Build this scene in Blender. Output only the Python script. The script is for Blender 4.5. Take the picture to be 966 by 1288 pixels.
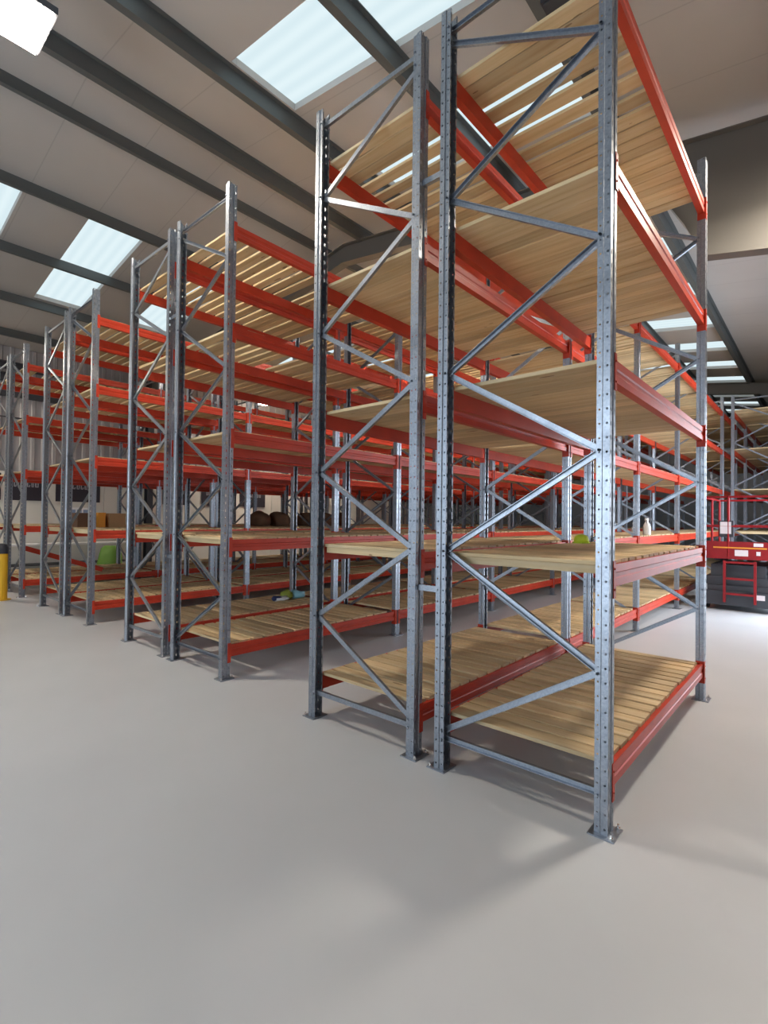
import bpy, bmesh, math, random
from mathutils import Matrix, Vector
random.seed(7)
C = bpy.context.scene.collection
for o in list(bpy.data.objects): bpy.data.objects.remove(o)

# ------------------------------------------------------------------ camera
FPX, YAW, PITCH, ROLL = 635.64, -0.7214, 0.0131, 0.0117
CAM = Vector((3.1644, -2.7748, 1.6258))
fw = Vector((math.sin(YAW)*math.cos(PITCH), math.cos(YAW)*math.cos(PITCH), math.sin(PITCH)))
rt = Vector((math.cos(YAW), -math.sin(YAW), 0)); upv = rt.cross(fw)
r2 = math.cos(ROLL)*rt + math.sin(ROLL)*upv; u2 = -math.sin(ROLL)*rt + math.cos(ROLL)*upv
cd = bpy.data.cameras.new('camera'); cam = bpy.data.objects.new('camera', cd); C.objects.link(cam)
cd.sensor_fit = 'VERTICAL'; cd.sensor_height = 36; cd.sensor_width = 27; cd.lens = FPX*36/1288; cd.clip_start = 0.05
m = Matrix((r2, u2, -fw)).transposed().to_4x4(); m.translation = CAM; cam.matrix_world = m
bpy.context.scene.camera = cam

# ------------------------------------------------------------------ world, big lights, exposure
w = bpy.data.worlds.new('world'); bpy.context.scene.world = w; w.use_nodes = True
w.node_tree.nodes['Background'].inputs[0].default_value = (0.72, 0.86, 1, 1)
w.node_tree.nodes['Background'].inputs[1].default_value = 1.0
def area(name, loc, rot, sx, sy, power, col):
    l = bpy.data.lights.new(name, 'AREA'); l.shape = 'RECTANGLE'; l.size = sx; l.size_y = sy; l.energy = power; l.color = col
    o = bpy.data.objects.new(name, l); C.objects.link(o); o.location = loc; o.rotation_euler = rot; return o
# daylight through the two open loading doors (behind the camera and in the right-hand wall)
area('door_daylight_front', (-1.2, -8.9, 2.2), (math.radians(75), 0, 0), 5.0, 4.2, 420, (0.74, 0.87, 1.0))
area('door_daylight_right', (4.5, 9.0, 2.0), (0, math.radians(70), 0), 3.8, 4.0, 650, (0.80, 0.90, 1.0))
vs = bpy.context.scene.view_settings
vs.view_transform = 'Standard'; vs.look = 'None'; vs.gamma = 1; vs.use_curve_mapping = False; vs.exposure = 0.0
LAMP = 270.0; SKYL = 1.0

# ------------------------------------------------------------------ materials
def mat(name, col, rough=0.6, metal=0.0, spec=0.5):
    m = bpy.data.materials.new(name); m.use_nodes = True; b = m.node_tree.nodes['Principled BSDF']
    b.inputs['Base Color'].default_value = (*col, 1); b.inputs['Roughness'].default_value = rough
    b.inputs['Metallic'].default_value = metal; b.inputs['Specular IOR Level'].default_value = spec
    return m
class N:
    def __init__(s, m): s.t = m.node_tree; s.b = s.t.nodes['Principled BSDF']
    def new(s, ty, **kw):
        n = s.t.nodes.new(ty)
        for k, v in kw.items(): setattr(n, k, v)
        return n
    def l(s, a, b): s.t.links.new(a, b)
    def math(s, op, a, b=None, c=None):
        n = s.new('ShaderNodeMath', operation=op)
        for i, v in enumerate((a, b, c)):
            if v is None: continue
            if isinstance(v, (int, float)): n.inputs[i].default_value = v
            else: s.l(v, n.inputs[i])
        return n.outputs[0]
    def noise(s, scale, detail=3, vec=None, sc=(1, 1, 1)):
        tc = s.new('ShaderNodeTexCoord'); mp = s.new('ShaderNodeMapping'); mp.inputs['Scale'].default_value = sc
        s.l(tc.outputs['Object'] if vec is None else vec, mp.inputs['Vector'])
        n = s.new('ShaderNodeTexNoise'); n.inputs['Scale'].default_value = scale; n.inputs['Detail'].default_value = detail
        s.l(mp.outputs[0], n.inputs['Vector']); return n.outputs['Fac']
    def ramp(s, fac, stops):
        r = s.new('ShaderNodeValToRGB'); e = r.color_ramp.elements
        while len(e) < len(stops): e.new(0.5)
        for q, (p, c) in zip(e, stops): q.position = p; q.color = (*c, 1)
        s.l(fac, r.inputs[0]); return r.outputs[0]
    def bump(s, h, st=0.2, dist=0.01):
        n = s.new('ShaderNodeBump'); n.inputs['Strength'].default_value = st; n.inputs['Distance'].default_value = dist
        s.l(h, n.inputs['Height']); s.l(n.outputs[0], s.b.inputs['Normal'])

def make_floor():
    m = mat('floor_paint', (0.42, 0.42, 0.43), 0.3); n = N(m)
    f = n.noise(0.7, 5); n.l(n.ramp(f, [(0.3, (0.495, 0.505, 0.525)), (0.7, (0.54, 0.55, 0.57))]), n.b.inputs['Base Color'])
    g = n.noise(1.2, 2); n.l(n.ramp(g, [(0.3, (0.33,)*3), (0.7, (0.40,)*3)]), n.b.inputs['Roughness'])
    return m
def make_wood():
    m = mat('pine', (0.6, 0.45, 0.28), 0.62); n = N(m)
    oi = n.new('ShaderNodeObjectInfo'); tc = n.new('ShaderNodeTexCoord'); ge = n.new('ShaderNodeNewGeometry')
    ad = n.new('ShaderNodeVectorMath', operation='ADD'); cb = n.new('ShaderNodeCombineXYZ')
    rp = n.math('ADD', n.math('MULTIPLY', oi.outputs['Random'], 37.0), n.math('MULTIPLY', ge.outputs['Random Per Island'], 19.0))
    for i in range(3): n.l(rp, cb.inputs[i])
    n.l(tc.outputs['Object'], ad.inputs[0]); n.l(cb.outputs[0], ad.inputs[1])
    g = n.noise(5, 3, ad.outputs[0], (0.3, 5, 5))
    base = n.ramp(g, [(0.28, (0.62, 0.45, 0.26)), (0.52, (0.73, 0.565, 0.35)), (0.78, (0.80, 0.65, 0.44))])
    k = n.noise(3.5, 1, ad.outputs[0], (1, 4, 4))
    knot = n.math('GREATER_THAN', k, 0.77)
    mx = n.new('ShaderNodeMix', data_type='RGBA'); n.l(n.math('MULTIPLY', knot, 0.7), mx.inputs['Factor'])
    n.l(base, mx.inputs['A']); mx.inputs['B'].default_value = (0.20, 0.10, 0.045, 1)
    hs = n.new('ShaderNodeHueSaturation'); n.l(mx.outputs['Result'], hs.inputs['Color'])
    rv = n.math('FRACT', rp); n.l(n.math('ADD', n.math('MULTIPLY', rv, 0.36), 0.62), hs.inputs['Value'])
    hs.inputs['Saturation'].default_value = 1.12; n.l(hs.outputs[0], n.b.inputs['Base Color']); n.bump(g, 0.12, 0.003); return m
def make_galv():
    m = mat('galvanised', (0.55, 0.58, 0.62), 0.38, 0.85); n = N(m)
    v = n.new('ShaderNodeTexVoronoi'); v.inputs['Scale'].default_value = 90
    tc = n.new('ShaderNodeTexCoord'); n.l(tc.outputs['Object'], v.inputs['Vector'])
    n.l(n.ramp(v.outputs['Color'], [(0.2, (0.27, 0.295, 0.335)), (0.8, (0.33, 0.355, 0.40))]), n.b.inputs['Base Color'])
    n.l(n.ramp(n.noise(6, 4), [(0.3, (0.33,)*3), (0.7, (0.46,)*3)]), n.b.inputs['Roughness']); return m
def make_galv_holes(base):
    m = base.copy(); m.name = 'galvanised_perforated'; n = N(m)
    tc = n.new('ShaderNodeTexCoord'); sp = n.new('ShaderNodeSeparateXYZ'); n.l(tc.outputs['Object'], sp.inputs[0])
    X, Y, Z = sp.outputs
    geo = n.new('ShaderNodeNewGeometry'); vt = n.new('ShaderNodeVectorTransform', vector_type='NORMAL', convert_from='WORLD', convert_to='OBJECT')
    n.l(geo.outputs['True Normal'], vt.inputs[0]); ns = n.new('ShaderNodeSeparateXYZ'); n.l(vt.outputs[0], ns.inputs[0])
    front = n.math('GREATER_THAN', n.math('ABSOLUTE', ns.outputs[0]), 0.7)
    side = n.math('SUBTRACT', 1.0, front)
    def pm(z, p): return n.math('SUBTRACT', n.math('ABSOLUTE', n.math('SUBTRACT', n.math('FRACT', n.math('DIVIDE', z, p)), 0.5)), 0.0)
    # front slots: two columns of tall slots, 75 mm pitch
    dz = n.math('MULTIPLY', pm(Z, 0.075), 0.075)
    dv = n.math('ABSOLUTE', n.math('SUBTRACT', n.math('ABSOLUTE', Y), 0.030))
    slot = n.math('MULTIPLY', n.math('LESS_THAN', dz, 0.013), n.math('LESS_THAN', dv, 0.0055))
    du1 = n.math('SUBTRACT', X, 0.020); du2 = n.math('ADD', X, 0.020)
    r1 = n.math('SQRT', n.math('ADD', n.math('MULTIPLY', du1, du1), n.math('MULTIPLY', dz, dz)))
    r2_ = n.math('SQRT', n.math('ADD', n.math('MULTIPLY', du2, du2), n.math('MULTIPLY', dz, dz)))
    hole = n.math('MAXIMUM', n.math('LESS_THAN', r1, 0.0064), n.math('LESS_THAN', r2_, 0.0052))
    fac = n.math('MAXIMUM', n.math('MULTIPLY', front, slot), n.math('MULTIPLY', side, hole))
    out = n.t.nodes['Material Output']; mx = n.new('ShaderNodeMixShader'); tr = n.new('ShaderNodeBsdfTransparent')
    n.l(fac, mx.inputs[0]); n.l(n.b.outputs[0], mx.inputs[1]); n.l(tr.outputs[0], mx.inputs[2]); n.l(mx.outputs[0], out.inputs['Surface'])
    return m
def make_liner():
    m = mat('roof_liner', (0.55, 0.52, 0.49), 0.55); n = N(m)
    tc = n.new('ShaderNodeTexCoord'); sp = n.new('ShaderNodeSeparateXYZ'); n.l(tc.outputs['Object'], sp.inputs[0])
    fr = n.math('FRACT', n.math('MULTIPLY', sp.outputs[1], 1.0)); seam = n.math('LESS_THAN', n.math('ABSOLUTE', n.math('SUBTRACT', fr, 0.5)), 0.008)
    f = n.noise(0.5, 4)
    base = n.ramp(f, [(0.3, (0.43, 0.405, 0.38)), (0.7, (0.49, 0.465, 0.44))])
    mx = n.new('ShaderNodeMix', data_type='RGBA'); n.l(n.math('MULTIPLY', seam, 0.3), mx.inputs['Factor']); n.l(base, mx.inputs['A']); mx.inputs['B'].default_value = (0.24, 0.22, 0.21, 1)
    n.l(mx.outputs['Result'], n.b.inputs['Base Color']); return m
def emit(name, col, st):
    m = bpy.data.materials.new(name); m.use_nodes = True; t = m.node_tree; t.nodes.remove(t.nodes['Principled BSDF'])
    e = t.nodes.new('ShaderNodeEmission'); e.inputs[0].default_value = (*col, 1); e.inputs[1].default_value = st
    t.links.new(e.outputs[0], t.nodes['Material Output'].inputs['Surface']); return m
def make_sky_pane():
    m = emit('rooflight_pane', (0.74, 0.90, 0.95), SKYL); t = m.node_tree; e = t.nodes['Emission']
    tc = t.nodes.new('ShaderNodeTexCoord'); wv = t.nodes.new('ShaderNodeTexWave'); wv.bands_direction = 'Y'; wv.inputs['Scale'].default_value = 1.6; wv.inputs['Distortion'].default_value = 0.4
    t.links.new(tc.outputs['Object'], wv.inputs['Vector'])
    r = t.nodes.new('ShaderNodeValToRGB'); r.color_ramp.elements[0].color = (0.70, 0.85, 0.90, 1); r.color_ramp.elements[1].color = (0.77, 0.91, 0.95, 1)
    t.links.new(wv.outputs['Fac'], r.inputs[0]); t.links.new(r.outputs[0], e.inputs[0]); return m
def make_red(name, col, rough=0.42):
    m = mat(name, col, rough, 0.0, 0.3); n = N(m)
    f = n.noise(5, 4); d = tuple(c*0.84 for c in col)
    n.l(n.ramp(f, [(0.35, d), (0.65, col)]), n.b.inputs['Base Color']); return m

M = dict(floor=make_floor(), wood=make_wood(), galv=make_galv(), liner=make_liner(), pane=make_sky_pane(),
    red=make_red('beam_red', (0.53, 0.046, 0.018)), steel=mat('purlin_steel', (0.115, 0.125, 0.125), 0.5, 0.3),
    rafter=mat('rafter_paint', (0.13, 0.122, 0.11), 0.45), wallw=mat('wall_white', (0.66, 0.64, 0.58), 0.7),
    clad=mat('cladding_grey', (0.34, 0.32, 0.32), 0.55), dark=mat('dark_steel', (0.045, 0.045, 0.055), 0.5, 0.2),
    bolt=mat('bolt_zinc', (0.85, 0.85, 0.85), 0.22, 1.0), card=mat('cardboard', (0.42, 0.25, 0.12), 0.8),
    orange=mat('orange_card', (0.75, 0.30, 0.03), 0.6), brown=mat('brown_fabric', (0.13, 0.065, 0.035), 0.9),
    yellow=mat('safety_yellow', (0.75, 0.42, 0.02), 0.5), white=mat('white_plastic', (0.8, 0.8, 0.8), 0.4),
    black=mat('banner_black', (0.025, 0.02, 0.03), 0.6), pale=mat('banner_print', (0.35, 0.33, 0.36), 0.7),
    green=mat('green_sheet', (0.14, 0.30, 0.04), 0.6), hiviz=mat('hi_vis', (0.62, 0.80, 0.05), 0.6),
    aqua=mat('aqua_cloth', (0.30, 0.62, 0.74), 0.8), navy=mat('navy_cloth', (0.03, 0.04, 0.12), 0.8), olive=mat('olive_cloth', (0.25, 0.30, 0.04), 0.8),
    liftred=make_red('lift_red', (0.27, 0.010, 0.014), 0.4), tyre=mat('tyre', (0.02, 0.02, 0.022), 0.8), grey=mat('chassis_grey', (0.05, 0.055, 0.065), 0.5, 0.3),
    glow=emit('lamp_diffuser', (1.0, 0.89, 0.74), LAMP), blue=mat('blue_print', (0.25, 0.33, 0.5), 0.6), paper=mat('paper', (0.72, 0.66, 0.68), 0.7))
M['perf'] = make_galv_holes(M['galv'])

# ------------------------------------------------------------------ mesh helpers
class MB:
    def __init__(s): s.v = []; s.f = []
    def box(s, x0, x1, y0, y1, z0, z1, T=None):
        i = len(s.v); vs = [Vector((x, y, z)) for z in (z0, z1) for y in (y0, y1) for x in (x0, x1)]
        if T: vs = [T @ q for q in vs]
        s.v += vs; s.f += [[i+a for a in q] for q in ((0, 2, 3, 1), (4, 5, 7, 6), (0, 1, 5, 4), (2, 6, 7, 3), (0, 4, 6, 2), (1, 3, 7, 5))]; return s
    def extrude(s, poly, fn, a, b):
        """poly: 2D closed polygon (list), fn(p,q,t)->Vector, between t=a and t=b"""
        i = len(s.v); n = len(poly)
        s.v += [fn(p, q, a) for p, q in poly] + [fn(p, q, b) for p, q in poly]
        for k in range(n):
            j = (k+1) % n; s.f.append([i+k, i+j, i+n+j, i+n+k])
        s.f.append([i+k for k in range(n)][::-1]); s.f.append([i+n+k for k in range(n)]); return s
    def sheet(s, line, t, fn, a, b):
        """thin folded sheet: open polyline thickened by t, built as quads only"""
        pts = [Vector((p, q)) for p, q in line]; inn = []
        for k, p in enumerate(pts):
            ns = []
            if k > 0: d = (p-pts[k-1]).normalized(); ns.append(Vector((-d.y, d.x)))
            if k < len(pts)-1: d = (pts[k+1]-p).normalized(); ns.append(Vector((-d.y, d.x)))
            nn = sum(ns, Vector((0, 0))); pass
            if len(ns) == 2: nn = nn.normalized()/max(0.4, nn.normalized().dot(ns[0]))
            inn.append(p+nn*t)
        i = len(s.v); n = len(pts)
        for tt in (a, b):
            s.v += [fn(p.x, p.y, tt) for p in pts] + [fn(p.x, p.y, tt) for p in inn]
        o = lambda e, side, k: i+e*2*n+side*n+k
        for k in range(n-1):
            s.f += [[o(0, 0, k), o(0, 0, k+1), o(1, 0, k+1), o(1, 0, k)], [o(0, 1, k+1), o(0, 1, k), o(1, 1, k), o(1, 1, k+1)],
                    [o(0, 0, k+1), o(0, 0, k), o(0, 1, k), o(0, 1, k+1)], [o(1, 0, k), o(1, 0, k+1), o(1, 1, k+1), o(1, 1, k)]]
        for k in (0, n-1): s.f.append([o(0, 0, k), o(1, 0, k), o(1, 1, k), o(0, 1, k)])
        return s
    def cyl(s, p0, p1, r0, r1=None, n=10):
        r1 = r0 if r1 is None else r1; p0 = Vector(p0); p1 = Vector(p1); d = (p1-p0).normalized()
        a = d.orthogonal().normalized(); b = d.cross(a); i = len(s.v)
        for p, r in ((p0, r0), (p1, r1)): s.v += [p+(a*math.cos(2*math.pi*k/n)+b*math.sin(2*math.pi*k/n))*r for k in range(n)]
        for k in range(n): s.f.append([i+k, i+(k+1) % n, i+n+(k+1) % n, i+n+k])
        s.f.append([i+k for k in range(n)][::-1]); s.f.append([i+n+k for k in range(n)]); return s
    def tube(s, pts, r, n=8):
        for a, b in zip(pts[:-1], pts[1:]): s.cyl(a, b, r, r, n)
        return s
    def lathe(s, prof, c=(0, 0, 0), n=16):
        i = len(s.v); c = Vector(c)
        for r, z in prof: s.v += [c+Vector((r*math.cos(2*math.pi*k/n), r*math.sin(2*math.pi*k/n), z)) for k in range(n)]
        for j in range(len(prof)-1):
            for k in range(n): s.f.append([i+j*n+k, i+j*n+(k+1) % n, i+(j+1)*n+(k+1) % n, i+(j+1)*n+k])
        s.f.append([i+k for k in range(n)][::-1]); s.f.append([i+(len(prof)-1)*n+k for k in range(n)]); return s
    def mesh(s, name, m, smooth=False):
        me = bpy.data.meshes.new(name); me.from_pydata([tuple(v) for v in s.v], [], s.f); me.materials.append(m)
        bm = bmesh.new(); bm.from_mesh(me); bmesh.ops.recalc_face_normals(bm, faces=bm.faces); bm.to_mesh(me); bm.free()
        if smooth:
            for p in me.polygons: p.use_smooth = True
        return me
def obj(name, me, parent=None, loc=(0, 0, 0), rz=0, label=None, cat=None, group=None, kind=None):
    o = bpy.data.objects.new(name, me); C.objects.link(o); o.location = loc; o.rotation_euler = (0, 0, rz)
    if parent is not None: o.parent = parent
    for k, v in (('label', label), ('category', cat), ('group', group), ('kind', kind)):
        if v: o[k] = v
    return o
def thing(name, loc, label, cat, group=None, rz=0): return obj(name, None, None, loc, rz, label, cat, group)

# ------------------------------------------------------------------ the building
X0, X1, Y0, Y1 = -13.0, 4.6, -9.0, 26.5
XR, ZR, S = -4.116, 7.30, 0.14
def rz_(x): return ZR - S*abs(x-XR)
obj('floor', MB().box(X0-.3, X1+.3, Y0-.3, Y1+.3, -0.2, 0).mesh('floor', M['floor']), kind='structure', label='pale grey painted concrete floor with a soft sheen')
STRIPS = [-7.6, -5.6, -3.55, -1.52, 0.42, 2.48, 4.75, 6.95, 9.15, 11.35, 13.6, 15.8, 17.97, 20.7, 22.7, 24.6]
SW = 0.98
SIDES = [(-10.1, -6.78), (-2.15, 1.05)]
ceil = MB()
ys = sorted([Y0-.3, Y1+.3] + [a for a in STRIPS] + [a+SW for a in STRIPS])
xs = sorted([X0-.3, XR, X1+.3] + [a for p in SIDES for a in p])
def is_sky(xm, ym): return any(a < xm < b for a, b in SIDES) and any(a < ym < a+SW for a in STRIPS)
T_ = 0.10
for i in range(len(xs)-1):
    xa, xb = xs[i], xs[i+1]; sky_col = is_sky((xa+xb)/2, STRIPS[0]+.1)
    spans = [(ys[0], ys[-1])] if not sky_col else [(ys[j], ys[j+1]) for j in range(len(ys)-1) if not is_sky((xa+xb)/2, (ys[j]+ys[j+1])/2)]
    for ya, yb in spans:
        k = len(ceil.v)
        ceil.v += [Vector((x, y, rz_(x)+dz)) for dz in (0, T_) for (x, y) in ((xa, ya), (xb, ya), (xb, yb), (xa, yb))]
        ceil.f += [[k+a for a in q] for q in ((0, 3, 2, 1), (4, 5, 6, 7), (0, 1, 5, 4), (1, 2, 6, 5), (2, 3, 7, 6), (3, 0, 4, 7))]
ceiling = obj('ceiling', ceil.mesh('ceiling', M['liner']), kind='structure', label='pitched roof lined with pale grey-beige sheets')
wn = 0
for xa, xb in SIDES:
    for ya in STRIPS:
        wn += 1; xm = (xa+xb)/2
        rim = MB()
        for y in (ya, ya+SW-.015):
            rim.extrude([(xa, rz_(xa)), (xb, rz_(xb)), (xb, rz_(xb)+T_), (xa, rz_(xa)+T_)], lambda p, q, t: Vector((p, t, q)), y, y+.015)
        wo = obj('window_%d' % wn, rim.mesh('window_rim', M['liner']), kind='structure', label='translucent rooflight strip let into the roof')
        for a, b in ((xa, xm), (xm, xb)):
            p = MB().extrude([(a+.004, rz_(a)+T_-.012), (b-.004, rz_(b)+T_-.012), (b-.004, rz_(b)+T_), (a+.004, rz_(a)+T_)], lambda p, q, t: Vector((p, t, q)), ya+.016, ya+SW-.016)
            obj('pane', p.mesh('pane', M['pane']), wo)
# purlins (Z-sections) along the building
PX = [-4.66, -6.48, -8.35, -10.22, -12.0, -3.62, -2.25, -0.42, 1.18, 2.95, 4.3]
for x in PX:
    sg = 1 if x > XR else -1; z = rz_(x)
    pr = [(x+sg*.07, z-.001), (x, z-.001), (x, z-.20), (x-sg*.07, z-.20), (x-sg*.07, z-.185)]
    obj('purlin', MB().sheet(pr, .012, lambda p, q, t: Vector((p, t, q)), Y0, Y1).mesh('purlin', M['steel']), ceiling)
# portal rafters: I-section, with the deep eaves haunch on the right
for yr in (4.25, 18.2):
    mb = MB()
    def top(x): return rz_(x)-.20
    def bot(x): return rz_(x)-.20-.36
    web = [(X0+.25, top(X0+.25)), (XR, top(XR)), (X1-.2, top(X1-.2)), (X1-.2, 4.45), (2.75, 4.66), (2.05, 4.80), (1.85, 5.25), (1.45, bot(1.45)), (XR, bot(XR)), (-10.6, bot(-10.6)), (-11.6, 5.15), (X0+.25, 4.7)]
    mb.extrude(web[::-1], lambda p, q, t: Vector((p, t, q)), yr-.008, yr+.008)
    edge = web[3:]
    for (xa, za), (xb, zb) in zip(edge[:-1], edge[1:]):
        mb.extrude([(xa, za-.014), (xb, zb-.014), (xb, zb), (xa, za)], lambda p, q, t: Vector((p, t, q)), yr-.09, yr+.09)
    for (xa, xb) in ((X0+.25, XR), (XR, X1-.2)):
        mb.extrude([(xa, top(xa)), (xb, top(xb)), (xb, top(xb)-.014), (xa, top(xa)-.014)], lambda p, q, t: Vector((p, t, q)), yr-.09, yr+.09)
    obj('rafter', mb.mesh('rafter', M['rafter']), ceiling)
# walls
def ribbed(y0, y1, z0, z1, x, pitch=0.25):
    mb = MB(); n = int((y1-y0)/pitch); line = []
    for k in range(n+1):
        y = y0+k*pitch; line += [(x, y), (x, y+pitch*.55), (x+.03, y+pitch*.65), (x+.03, y+pitch*.9)]
    mb.sheet(line, -.004, lambda p, q, t: Vector((p, q, t)), z0, z1); return mb
wl = obj('wall_left', MB().box(X0-.3, X0-.06, Y0-.3, Y1+.3, 0, rz_(X0)+.05).mesh('wall_left', M['clad']), kind='structure', label='side wall of grey cladding over a white painted lower part')
obj('cladding', ribbed(Y0, Y1, 2.78, rz_(X0)-.02, X0-.04).mesh('cladding', M['clad']), wl)
yy = Y0
while yy < Y1-.1:
    obj('wall_panel', MB().box(X0-.055, X0, yy+.004, min(yy+1.996, Y1), 0, 2.76).mesh('wall_panel', M['wallw']), wl); yy += 2.0
for z0, z1 in ((4.72, 4.98), (5.12, 5.32), (5.44, 5.62)):
    obj('sheeting_rail', MB().sheet([(X0+.10, z0+.02), (X0+.10, z0), (X0+.01, z0), (X0+.01, z1), (X0+.10, z1), (X0+.10, z1-.02)], .006, lambda p, q, t: Vector((p, t, q)), Y0, Y1).mesh('sheeting_rail', M['dark']), wl)
obj('wall_back', MB().box(X0-.3, X1+.3, Y1, Y1+.25, 0, ZR+.05).mesh('wall_back', M['clad']), kind='structure', label='grey end wall behind the racking')
# right-hand wall with an open loading door, front wall with a second one
def wall_with_door(name, along, c0, c1, d0, d1, dh, pos, th, htop):
    mb = MB()
    for a, b, z0, z1 in ((c0, d0, 0, htop), (d1, c1, 0, htop), (d0, d1, dh, htop)):
        if along == 'y': mb.box(pos, pos+th, a, b, z0, z1)
        else: mb.box(a, b, pos, pos+th, z0, z1)
    return obj(name, mb.mesh(name, M['clad']), kind='structure', label='grey clad wall with an open loading door')
wall_with_door('wall_right', 'y', Y0-.3, Y1+.3, 7.0, 11.0, 3.9, X1, .25, rz_(X1)+.05)
wall_with_door('wall_front', 'x', X0-.3, X1+.3, -3.7, 1.3, 4.3, Y0-.25, .25, ZR+.05)
tn = 0
for yc in (4.25, 18.2, 11.2):
    tn += 1; h = rz_(X0)-.2
    if yc == 11.2: h = rz_(X0)-.02
    mb = MB().box(X0+.02, X0+.034, yc-.09, yc+.09, 0, h).box(X0+.226, X0+.24, yc-.09, yc+.09, 0, h).box(X0+.034, X0+.226, yc-.006, yc+.006, 0, h)
    obj('trim_%d' % tn, mb.mesh('column', M['grey']), kind='structure', label='steel column standing against the side wall')

# ------------------------------------------------------------------ pallet racking
D, L, HT, GAP = 1.02, 2.6734, 5.0, 0.2396
LEVELS = [0.335, 1.395, 2.495, 3.565, 4.600]
up_line = [(-.035, -.026), (-.035, -.040), (-.006, -.040), (0, -.046), (.035, -.046), (.035, -.014), (.027, -.010), (.027, .010), (.035, .014), (.035, .046), (0, .046), (-.006, .040), (-.035, .040), (-.035, .026)]
ME_UP = MB().sheet(up_line, .003, lambda p, q, t: Vector((p, q, t)), 0.008, HT).mesh('upright', M['perf'])
mb = MB().box(-.06, .075, -.075, .075, 0, .008)
ME_PLATE = mb.mesh('base_plate', M['galv'])
mb = MB().lathe([(.012, .008), (.012, .018), (.0065, .0185), (.006, .034)], n=6)
ME_ANCH = mb.mesh('anchor_bolt', M['bolt'])
BL = L-.092-.012
beam_poly = [(-.025, -.12), (.025, -.12), (.025, -.078), (.019, -.071), (.019, -.050), (.025, -.043), (.025, 0), (.004, 0), (.004, -.010), (-.025, -.010)]
ME_BEAM = MB().extrude(beam_poly, lambda p, q, t: Vector((p, t, q)), .052, .052+BL).mesh('beam', M['red'])
def conn(y, sg):
    mb = MB().box(-.03, .040, min(y, y+sg*.0055), max(y, y+sg*.0055), -.175, .022)
    mb.box(.0365, .041, min(y-sg*.032, y), max(y-sg*.032, y), -.175, .022)
    for z in (-.02, -.13): mb.cyl((.041, y-sg*.016, z), (.046, y-sg*.016, z), .006, n=6)
    return mb.mesh('end_connector', M['red'])
ME_CON = [conn(.0465, 1), conn(L-.0465, -1)]
def brace_mesh(p, q, r=False):
    """C-channel in the frame plane between (x,z) points"""
    mb = MB(); a = Vector((p[0], 0, p[1])); b = Vector((q[0], 0, q[1])); d = (b-a).normalized(); nrm = Vector((0, 1, 0)).cross(d)
    line = [(-.018, .012), (-.018, -.012), (.018, -.012), (.018, .012)]
    mb.sheet(line, .003, lambda s, t, k: a+d*k+nrm*s+Vector((0, t, 0)), 0, (b-a).length)
    for e in (a, b):
        mb.cyl(e+Vector((0, -.053, 0)), e+Vector((0, -.012, 0)), .0075, n=6); mb.cyl(e+Vector((0, .012, 0)), e+Vector((0, .053, 0)), .0075, n=6)
    return mb.mesh('brace', M['galv'])
xi, xo = D/2-.020, -D/2+.020
nodes = [(xi, .25), (xo, .83), (xi, 1.42), (xo, 2.00), (xi, 2.58), (xo, 3.14), (xi, 3.74), (xo, 4.27), (xi, 4.79)]
ME_DIAG = [brace_mesh(a, b) for a, b in zip(nodes[:-1], nodes[1:])]
ME_HOR = [brace_mesh((xo, .20), (xi, .20)), brace_mesh((xo, 4.88), (xi, 4.88))]
ME_SPACER = MB().sheet([(-.02, .015), (-.02, -.015), (.02, -.015), (.02, .015)], .003, lambda s, t, k: Vector((k, t, s)), .0355, GAP-.0355).mesh('row_spacer', M['galv'])
BW = [0.098, 0.110, 0.118, 0.122]; BT = 0.025
ME_BOARD = []
for bw in BW:
    for k in range(2):
        mb = MB(); ln = (1.006, 0.996)[k]; b_ = .003
        mb.extrude([(-bw/2+b_, 0), (bw/2-b_, 0), (bw/2, b_), (bw/2, BT-b_), (bw/2-b_, BT), (-bw/2+b_, BT), (-bw/2, BT-b_), (-bw/2, b_)], lambda p, q, t: Vector((t, p, q)), -ln/2, ln/2)
        ME_BOARD.append((bw, mb.mesh('deck_board', M['wood'])))
ME_BATTEN = MB().box(-.47, .47, -.022, .022, -.045, 0).mesh('edge_batten', M['wood'])

def deck_layout(lev, bay, rnd, row):
    """board centre positions along the bay (y from frame centre), with the gaps seen at that level"""
    y = .056; out = []
    while True:
        bw, me = rnd.choice(ME_BOARD)
        if y+bw > L-.056: break
        if lev == 4:
            if row in 'AB': g = rnd.choice((.046, .054, .060)) if 0.26 < y < 1.0 else rnd.choice((.003, .004, .012))
            else: g = rnd.choice((.030, .040, .046)) if y < 1.5 or row in 'EFGH' else rnd.choice((.004, .012, .035))
        elif lev == 3: g = rnd.choice((.002, .003, .004, .014)) if row in 'AB' else rnd.choice((.004, .02, .034, .042))
        elif lev == 2: g = rnd.choice((.001, .002, .003)) if row in 'AB' else rnd.choice((.003, .008, .02))
        else: g = rnd.choice((.018, .024, .030, .036))
        out.append((y+bw/2, bw, me)); y += bw+g
    return out

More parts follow.
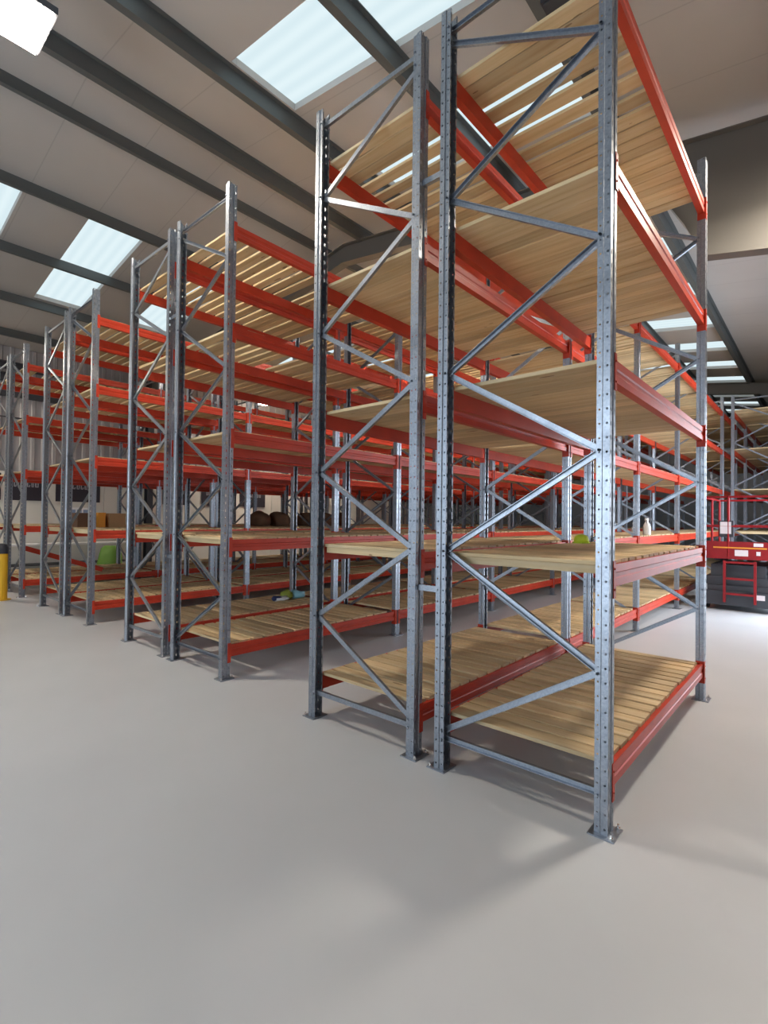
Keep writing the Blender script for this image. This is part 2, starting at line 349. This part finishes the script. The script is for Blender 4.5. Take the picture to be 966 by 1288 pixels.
def rack(row, xc, sgn, k0, k1, label, individual, spacer=False, nolevels=()):
    """row of bays; xc = frame centre X, sgn=+1 when the inner (back-to-back) side is +X"""
    rnd = random.Random(row+str(k0)); root = thing('pallet_rack', (xc, k0*L, 0), label, 'rack', 'pallet rack runs with red beams')
    rot = 0 if sgn > 0 else math.pi
    for k in range(k0, k1+1):
        y = (k-k0)*L
        for side in (-1, 1):
            u = obj('upright', ME_UP, root, (side*D/2, y, 0), 0 if side > 0 else math.pi)
            if k <= 4:
                pl = obj('base_plate', ME_PLATE, u)
                if k < 2:
                    for sy in (-.06, .06): obj('anchor_bolt', ME_ANCH, u, (.055, sy, 0))
        for me in ME_DIAG: obj('diagonal_brace', me, root, (0, y, 0), rot)
        for me in ME_HOR: obj('horizontal_brace', me, root, (0, y, 0), rot)
        if spacer:
            for z in (1.16, 3.95): obj('row_spacer', ME_SPACER, root, (-D/2-GAP, y, z))
    n = 0; rest = MB()
    for k in range(k0, k1):
        y = (k-k0)*L
        for lv, z in enumerate(LEVELS):
            for side in (-1, 1):
                b = obj('beam', ME_BEAM, root, (side*D/2, y if side > 0 else y+L, z), 0 if side > 0 else math.pi)
                if k < 4:
                    for me in ME_CON: obj('end_connector', me, b)
            zt = z-.0095
            lay = deck_layout(lv, k, rnd, row)
            for i, (yb, bw, me) in enumerate(lay):
                if lv in (3, 4) and row not in 'AB' and rnd.random() < .03: continue
                dx = rnd.uniform(-.004, .004)
                if n < individual:
                    o = obj('deck_board', me, root, (dx, y+yb, zt), rnd.uniform(-.0015, .0015)); n += 1
                else: rest.box(dx-.5, dx+.5, y+yb-bw/2, y+yb+bw/2, zt, zt+BT)
            if lv == 1 and k == k0: obj('edge_batten', ME_BATTEN, root, (0, y+.056+.03, zt-.001))
    if rest.v: obj('far_deck_boards', rest.mesh('far_deck_boards', M['wood']), root, kind='stuff')
    return root
PITCH_R = 3.671; NB = 8
rack('A', D/2, 1, 0, NB, 'long rack run fixed back-to-back with a lone single bay by row spacers', 300)
rack('B', D*1.5+GAP, -1, 0, 1, 'lone single-bay rack, five boarded levels, open floor beyond its far end', 300, True)
rack('B', D*1.5+GAP, -1, 5, NB, 'rack bays with boarded shelves standing just behind the red lift', 300)
rack('C', -PITCH_R+D/2, 1, 0, NB, 'long rack run with blue and green cloth lying on its bottom deck', 300)
rack('D', -PITCH_R+D*1.5+GAP, -1, 0, NB, 'long rack run back-to-back with the one holding the crumpled cloth', 300, True)
rack('E', -2*PITCH_R+D/2, 1, 0, NB, 'long rack run with cardboard boxes and brown bales on its second level', 0)
rack('F', -2*PITCH_R+D*1.5+GAP, -1, 0, NB, 'long empty rack run back-to-back with the one holding boxes and bales', 0, True)
rack('G', -3*PITCH_R+D/2, 1, 0, NB, 'rack run standing closest to the wall with black banners', 0)
rack('H', -3*PITCH_R+D*1.5+GAP, -1, 0, NB, 'rack run with its end beside the yellow bollard, near the banner wall', 0, True)

# ------------------------------------------------------------------ lamps
LAMPS = [(-2.72, -1.5, 6.4, 'lit flood lamp hanging over the open floor in front of the racks'),
         (-2.6, 5.3, 6.25, 'lit flood lamp hanging behind the first rafter over the cloth rack'),
         (-2.6, 12.0, 6.25, None), (-9.3, 12.0, 5.75, None),
         (3.30, 3.2, 5.25, 'lit flood lamp hanging beside the deep rafter haunch'), (-12.0, -2.2, 5.70, 'unseen lit flood lamp added to brighten the banner wall near the yellow bollard'), (-12.0, 8.0, 5.70, None)]  # both lamps close to the side wall are unseen, added to brighten it
def lamp(x, y, z, lab, on=True, sc=1):
    t = thing('flood_lamp', (x, y, z), lab or 'lit flood lamp deep among the racks, in a roof row or added for wall light', 'lamp', 'hanging flood lamps'); t.scale = (sc, sc, sc)
    obj('housing', MB().box(-.33, .33, -.22, .22, .02, .09).box(-.15, .15, -.1, .1, .09, .15).mesh('housing', M['dark']), t)
    obj('diffuser', MB().box(-.30, .30, -.19, .19, 0, .02).mesh('diffuser', M['glow'] if on else M['grey']), t)
    h = (rz_(x)-z-(.205 if x < -11 else .06))/sc   # by the wall the wires end at the eaves purlin
    obj('suspension_wire', MB().cyl((-.2, 0, .09), (-.2, 0, h), .004, n=5).cyl((.2, 0, .09), (.2, 0, h), .004, n=5).mesh('suspension_wire', M['dark']), t)
for a in LAMPS: lamp(*a)
lamp(1.45, 1.45, 6.1, 'switched-off small dark flood lamp hanging over the lone single bay', False, .5)

# ------------------------------------------------------------------ red access lift
def build_lift():
    t = thing('scissor_lift', (2.0, 8.45, 0), 'red scissor lift with dark grey chassis and guard rails', 'lift')
    W2, LN = .62, 1.9
    obj('chassis', MB().box(-W2+.06, W2-.06, .05, LN-.05, .14, .46).box(-W2, W2, 0, .10, .10, .36).box(-W2+.02, W2-.02, .12, LN-.2, .46, .62).box(-W2+.1, W2-.3, .15, LN-.4, .62, .84).mesh('chassis', M['grey']), t)
    for sx in (-1, 1):
        for y in (.28, LN-.3):
            wh = obj('wheel', MB().cyl((sx*(W2-.06), y, .17), (sx*(W2+.03), y, .17), .17, n=20).mesh('wheel', M['tyre']), t)
            obj('hub', MB().cyl((sx*(W2+.028), y, .17), (sx*(W2+.036), y, .17), .08, n=12).mesh('hub', M['liftred']), wh)
    for k in range(3):
        z0 = .62+k*.11; mb = MB()
        for sx in (-.42, .42):
            for s in (-1, 1):
                a = Vector((sx+s*.03, .18, z0 if s > 0 else z0+.1)); b = Vector((sx+s*.03, LN-.25, z0+.1 if s > 0 else z0)); mb.cyl(a, b, .028, n=6)
        obj('scissor_arm', mb.mesh('scissor_arm', M['dark']), t)
    obj('ladder', MB().box(-.30, -.26, -.05, -.01, .16, .93).box(.16, .20, -.05, -.01, .16, .93).box(-.26, .16, -.05, -.01, .30, .335).box(-.26, .16, -.05, -.01, .58, .615).box(-.26, .16, -.05, -.01, .88, .915).mesh('ladder', M['liftred']), t)
    obj('platform', MB().box(-W2-.02, W2+.02, -.06, LN, .96, 1.0).box(-W2-.02, W2+.02, -.06, -.03, 1.0, 1.28).box(-W2-.02, -W2+.01, -.03, LN, 1.0, 1.16).box(W2-.01, W2+.02, -.03, LN, 1.0, 1.16).box(-W2-.02, W2+.02, LN-.03, LN, 1.0, 1.16).mesh('platform', M['liftred']), t)
    for (x, y) in ((-W2, -.045), (W2, -.045), (-W2, LN-.02), (W2, LN-.02), (-.22, -.045), (.42, -.045), (-W2, LN/2), (W2, LN/2)):
        obj('rail_post', MB().cyl((x, y, 1.0), (x, y, 2.12), .022, n=8).mesh('rail_post', M['liftred']), t)
    for z in (1.56, 2.1):
        for a, b in (((-W2, -.045), (W2, -.045)), ((-W2, LN-.02), (W2, LN-.02)), ((-W2, -.045), (-W2, LN-.02)), ((W2, -.045), (W2, LN-.02))):
            obj('guard_rail', MB().cyl((*a, z), (*b, z), .02, n=8).mesh('guard_rail', M['liftred']), t)
    cb = obj('control_box', MB().box(-.36, -.14, -.06, .07, 1.36, 1.66).mesh('control_box', M['dark']), t)
    obj('notice', MB().box(-.345, -.175, -.064, -.06, 1.42, 1.64).mesh('notice', M['paper']), cb)
    for x0, x1, z0, z1 in ((.16, .30, 1.20, 1.26), (-.12, .08, 1.02, 1.13), (.2, .26, 1.04, 1.11)):
        obj('sticker', MB().box(x0, x1, -.064, -.06, z0, z1).mesh('sticker', M['paper']), t)
    for x0, x1 in ((.2, .32), (.38, .46)): obj('sticker', MB().box(x0, x1, -.004, 0, .24, .33).mesh('sticker', M['paper']), t)
    obj('entry_strip', MB().box(-.45, .35, -.066, -.06, 1.155, 1.18).mesh('entry_strip', M['orange']), t)
    obj('cable', MB().tube([(.5, .0, .3), (.6, -.08, .42), (.62, -.1, .6), (.55, -.06, .75), (.5, .05, .8)], .018).mesh('cable', M['tyre']), t)
build_lift()

# ------------------------------------------------------------------ small things on the shelves
def blob(c, r, sq=(1, 1, 1), seed=0, sub=2, amp=.25):
    bm = bmesh.new(); bmesh.ops.create_icosphere(bm, subdivisions=sub, radius=1); rn = random.Random(seed)
    ph = [rn.uniform(0, 6) for _ in range(6)]; mb = MB()
    for v in bm.verts:
        p = v.co; d = 1+amp*(math.sin(3*p.x+ph[0])*math.sin(4*p.y+ph[1])+.6*math.sin(6*p.z+ph[2])*math.sin(5*p.x+ph[3]))
        q = Vector((p.x*sq[0], p.y*sq[1], max(p.z, -.55)*sq[2]))*r*d; mb.v.append(Vector(c)+q)
    bm.verts.index_update(); mb.f = [[v.index for v in f.verts] for f in bm.faces]; bm.free(); return mb
zl = [z-.0095+BT for z in LEVELS]
cl = thing('crumpled_cloth', (-3.22, 2.22, zl[0]), 'crumpled blue, white and green cloth on a bottom deck', 'cloth')
def sit(mb):
    zmin = min(v.z for v in mb.v); mb.v = [v-Vector((0, 0, zmin)) for v in mb.v]; return mb
obj('aqua_fold', sit(blob((.03, .14, 0), .13, (1, 1, .6), 3)).mesh('f', M['aqua'], True), cl)
obj('olive_fold', sit(blob((.02, -.03, 0), .11, (.9, .8, .75), 5)).mesh('f', M['olive'], True), cl)
obj('white_fold', sit(blob((.06, -.18, 0), .10, (1, 1.3, .4), 8)).mesh('f', M['white'], True), cl)
obj('navy_fold', sit(blob((.05, -.25, 0), .08, (1, 1.2, .55), 9)).mesh('f', M['navy'], True), cl)
cap = thing('hard_hat', (1.37, 2.16, zl[1]), 'fluorescent yellow-green hard hat on the lone bay second shelf', 'hat')
obj('shell', MB().lathe([(.098, .012), (.096, .05), (.085, .085), (.06, .108), (.02, .118), (.001, .119)], n=20).mesh('shell', M['hiviz'], True), cap)
obj('brim', MB().lathe([(.098, .0), (.118, .004), (.116, .012), (.098, .014)], n=20).box(-.05, .05, -.15, -.09, .002, .009).mesh('brim', M['hiviz']), cap)
def bottle(x, y, h, lab):
    t = thing('spray_bottle', (x, y, zl[1]), lab, 'bottle', 'spray bottles')
    obj('body', MB().lathe([(.055, 0), (.06, .02), (.06, h*.45), (.045, h*.65), (.022, h*.78), (.02, h*.84)]).mesh('body', M['white'], True), t)
    obj('trigger_head', MB().box(-.02, .02, -.05, .025, h*.84, h).box(-.012, .012, -.075, -.05, h*.90, h*.97).mesh('trigger_head', M['white']), t)
bottle(.94, 6.25, .27, 'tall white spray bottle on the long run second shelf')
bottle(.90, 5.72, .20, 'short white spray bottle partly hidden by a rack upright')
def box_thing(name, x, y, z, sx, sy, sz, m, lab, rz=0):
    t = thing(name, (x, y, z), lab, 'box', None, rz)
    obj('carton', MB().box(-sx/2, sx/2, -sy/2, sy/2, 0, sz).mesh('carton', m), t)
    obj('lid_flap', MB().box(-sx/2-.004, sx/2+.004, -sy/2-.004, sy/2+.004, sz-.05, sz+.004).mesh('lid_flap', m), t)
    obj('tape', MB().box(-sx/2-.006, sx/2+.006, -.025, .025, sz+.0045, sz+.006).mesh('tape', M['paper']), t)
box_thing('cardboard_box', -6.85, .98, zl[1], .34, .28, .25, M['card'], 'small brown cardboard box beside the orange carton')
box_thing('orange_carton', -6.85, .72, zl[1], .3, .12, .26, M['orange'], 'narrow orange carton standing against a brown box')
box_thing('dark_carton', -6.95, .48, zl[1], .34, .26, .25, M['brown'], 'dark brown carton on the other side of the orange carton')
for i, (y, r) in enumerate(((4.18, .22), (4.74, .23), (5.62, .22), (6.2, .23), (6.78, .22))):
    t = thing('fabric_bale', (-6.85, y, zl[1]), 'dark brown bulging bale lying in a row on the second shelf', 'bale', 'brown bales on the second shelf')
    obj('wrap', sit(blob((0, 0, 0), r, (1.5, 1.05, 1.0), 20+i, 3, .08)).mesh('wrap', M['brown'], True), t)
    obj('strap', MB().box(-.012, .012, -r*1.12, r*1.12, 0, .006).mesh('strap', M['card']), t)
cap.scale = (.72, .72, .72)
# things by the left wall
pb = thing('yellow_bollard', (-8.62, -.36, 0), 'yellow steel bollard with dark cap beside a rack end', 'bollard')
obj('post', MB().lathe([(.11, 0), (.11, .86), (.10, .88)], n=18).mesh('post', M['yellow']), pb)
obj('cap', MB().lathe([(.115, .88), (.115, .98), (.09, 1.05), (.02, 1.07)], n=18).mesh('cap', M['dark']), pb)
obj('base_flange', MB().lathe([(.17, 0), (.17, .012), (.111, .014)], n=18).mesh('base_flange', M['yellow']), pb)
wb = thing('workbench', (-12.55, 1.9, 0), 'long workbench with white top along the banner wall', 'workbench')
obj('bench_top', MB().box(-.35, .35, -1.6, 1.6, .82, .86).mesh('bench_top', M['white']), wb)
for sx in (-.3, .3):
    for y in (-1.5, 0, 1.5): obj('leg', MB().box(sx-.025, sx+.025, y-.025, y+.025, 0, .82).mesh('leg', M['dark']), wb)
obj('lower_shelf', MB().box(-.32, .32, -1.55, 1.55, .3, .32).mesh('lower_shelf', M['dark']), wb)
gs = thing('green_sack', (-11.75, 2.75, 0), 'bright green sack slumped in front of the workbench', 'sack')
obj('sack_body', sit(blob((0, 0, 0), .42, (.7, .75, 1.2), 31, 3, .12)).mesh('s', M['green'], True), gs)
BAN = ['black banner with pale lettering next to the bench end, by the yellow bollard', 'narrower black banner with pale lettering above the workbench', 'black banner with pale lettering right above the notice board', 'black banner with pale lettering past the steel column from the notice board', 'black banner with pale lettering between two other banners, past the column', 'wide black banner with pale lettering behind the brown bales']
for i, (y0, y1) in enumerate(((-.5, .5), (.62, 1.45), (1.74, 2.88), (4.75, 5.65), (6.1, 7.0), (7.6, 8.7))):
    b = thing('banner', (X0+.012, (y0+y1)/2, 2.0), BAN[i], 'banner', 'black banners on the side wall')
    w2 = (y1-y0)/2
    obj('sheet', MB().box(0, .012, -w2, w2, 0, .70).mesh('sheet', M['black']), b)
    mb = MB(); rn = random.Random(i); y = -w2*.62
    while y < w2*.62:
        d = rn.uniform(.05, .085); mb.box(.012, .014, y, y+d*.35, .36, .47).box(.012, .014, y, y+d, .36, .385).box(.012, .014, y+d*.7, y+d, .36, .47 if rn.random() < .6 else .42); y += d+.03
    obj('lettering', mb.mesh('lettering', M['pale']), b)
nb = thing('notice_board', (X0+.012, 2.35, 1.22), 'white notice board with rows of blue pictures on the wall', 'board')
obj('panel', MB().box(0, .015, -.28, .28, 0, .62).mesh('panel', M['white']), nb)
for r in range(3):
    for k in range(3): obj('picture', MB().box(.015, .018, -.23+k*.16, -.11+k*.16, .1+r*.17, .22+r*.17).mesh('picture', M['blue']), nb)
lb = thing('stray_crossbar', (-9.25, .88, .672), 'loose red beam propped at a slant inside an end bay', 'beam')
o = obj('beam_section', MB().box(-.025, .025, -.82, .82, -.05, .05).mesh('beam_section', M['red']), lb)
o.rotation_euler = (math.radians(-20), 0, 0)
obj('trim_9', MB().tube([(X0+.05, Y0, 4.2), (X0+.05, 8, 4.15), (X0+.05, Y1, 4.2)], .02, 6).mesh('conduit', M['dark']), kind='structure', label='dark conduit along the side wall')
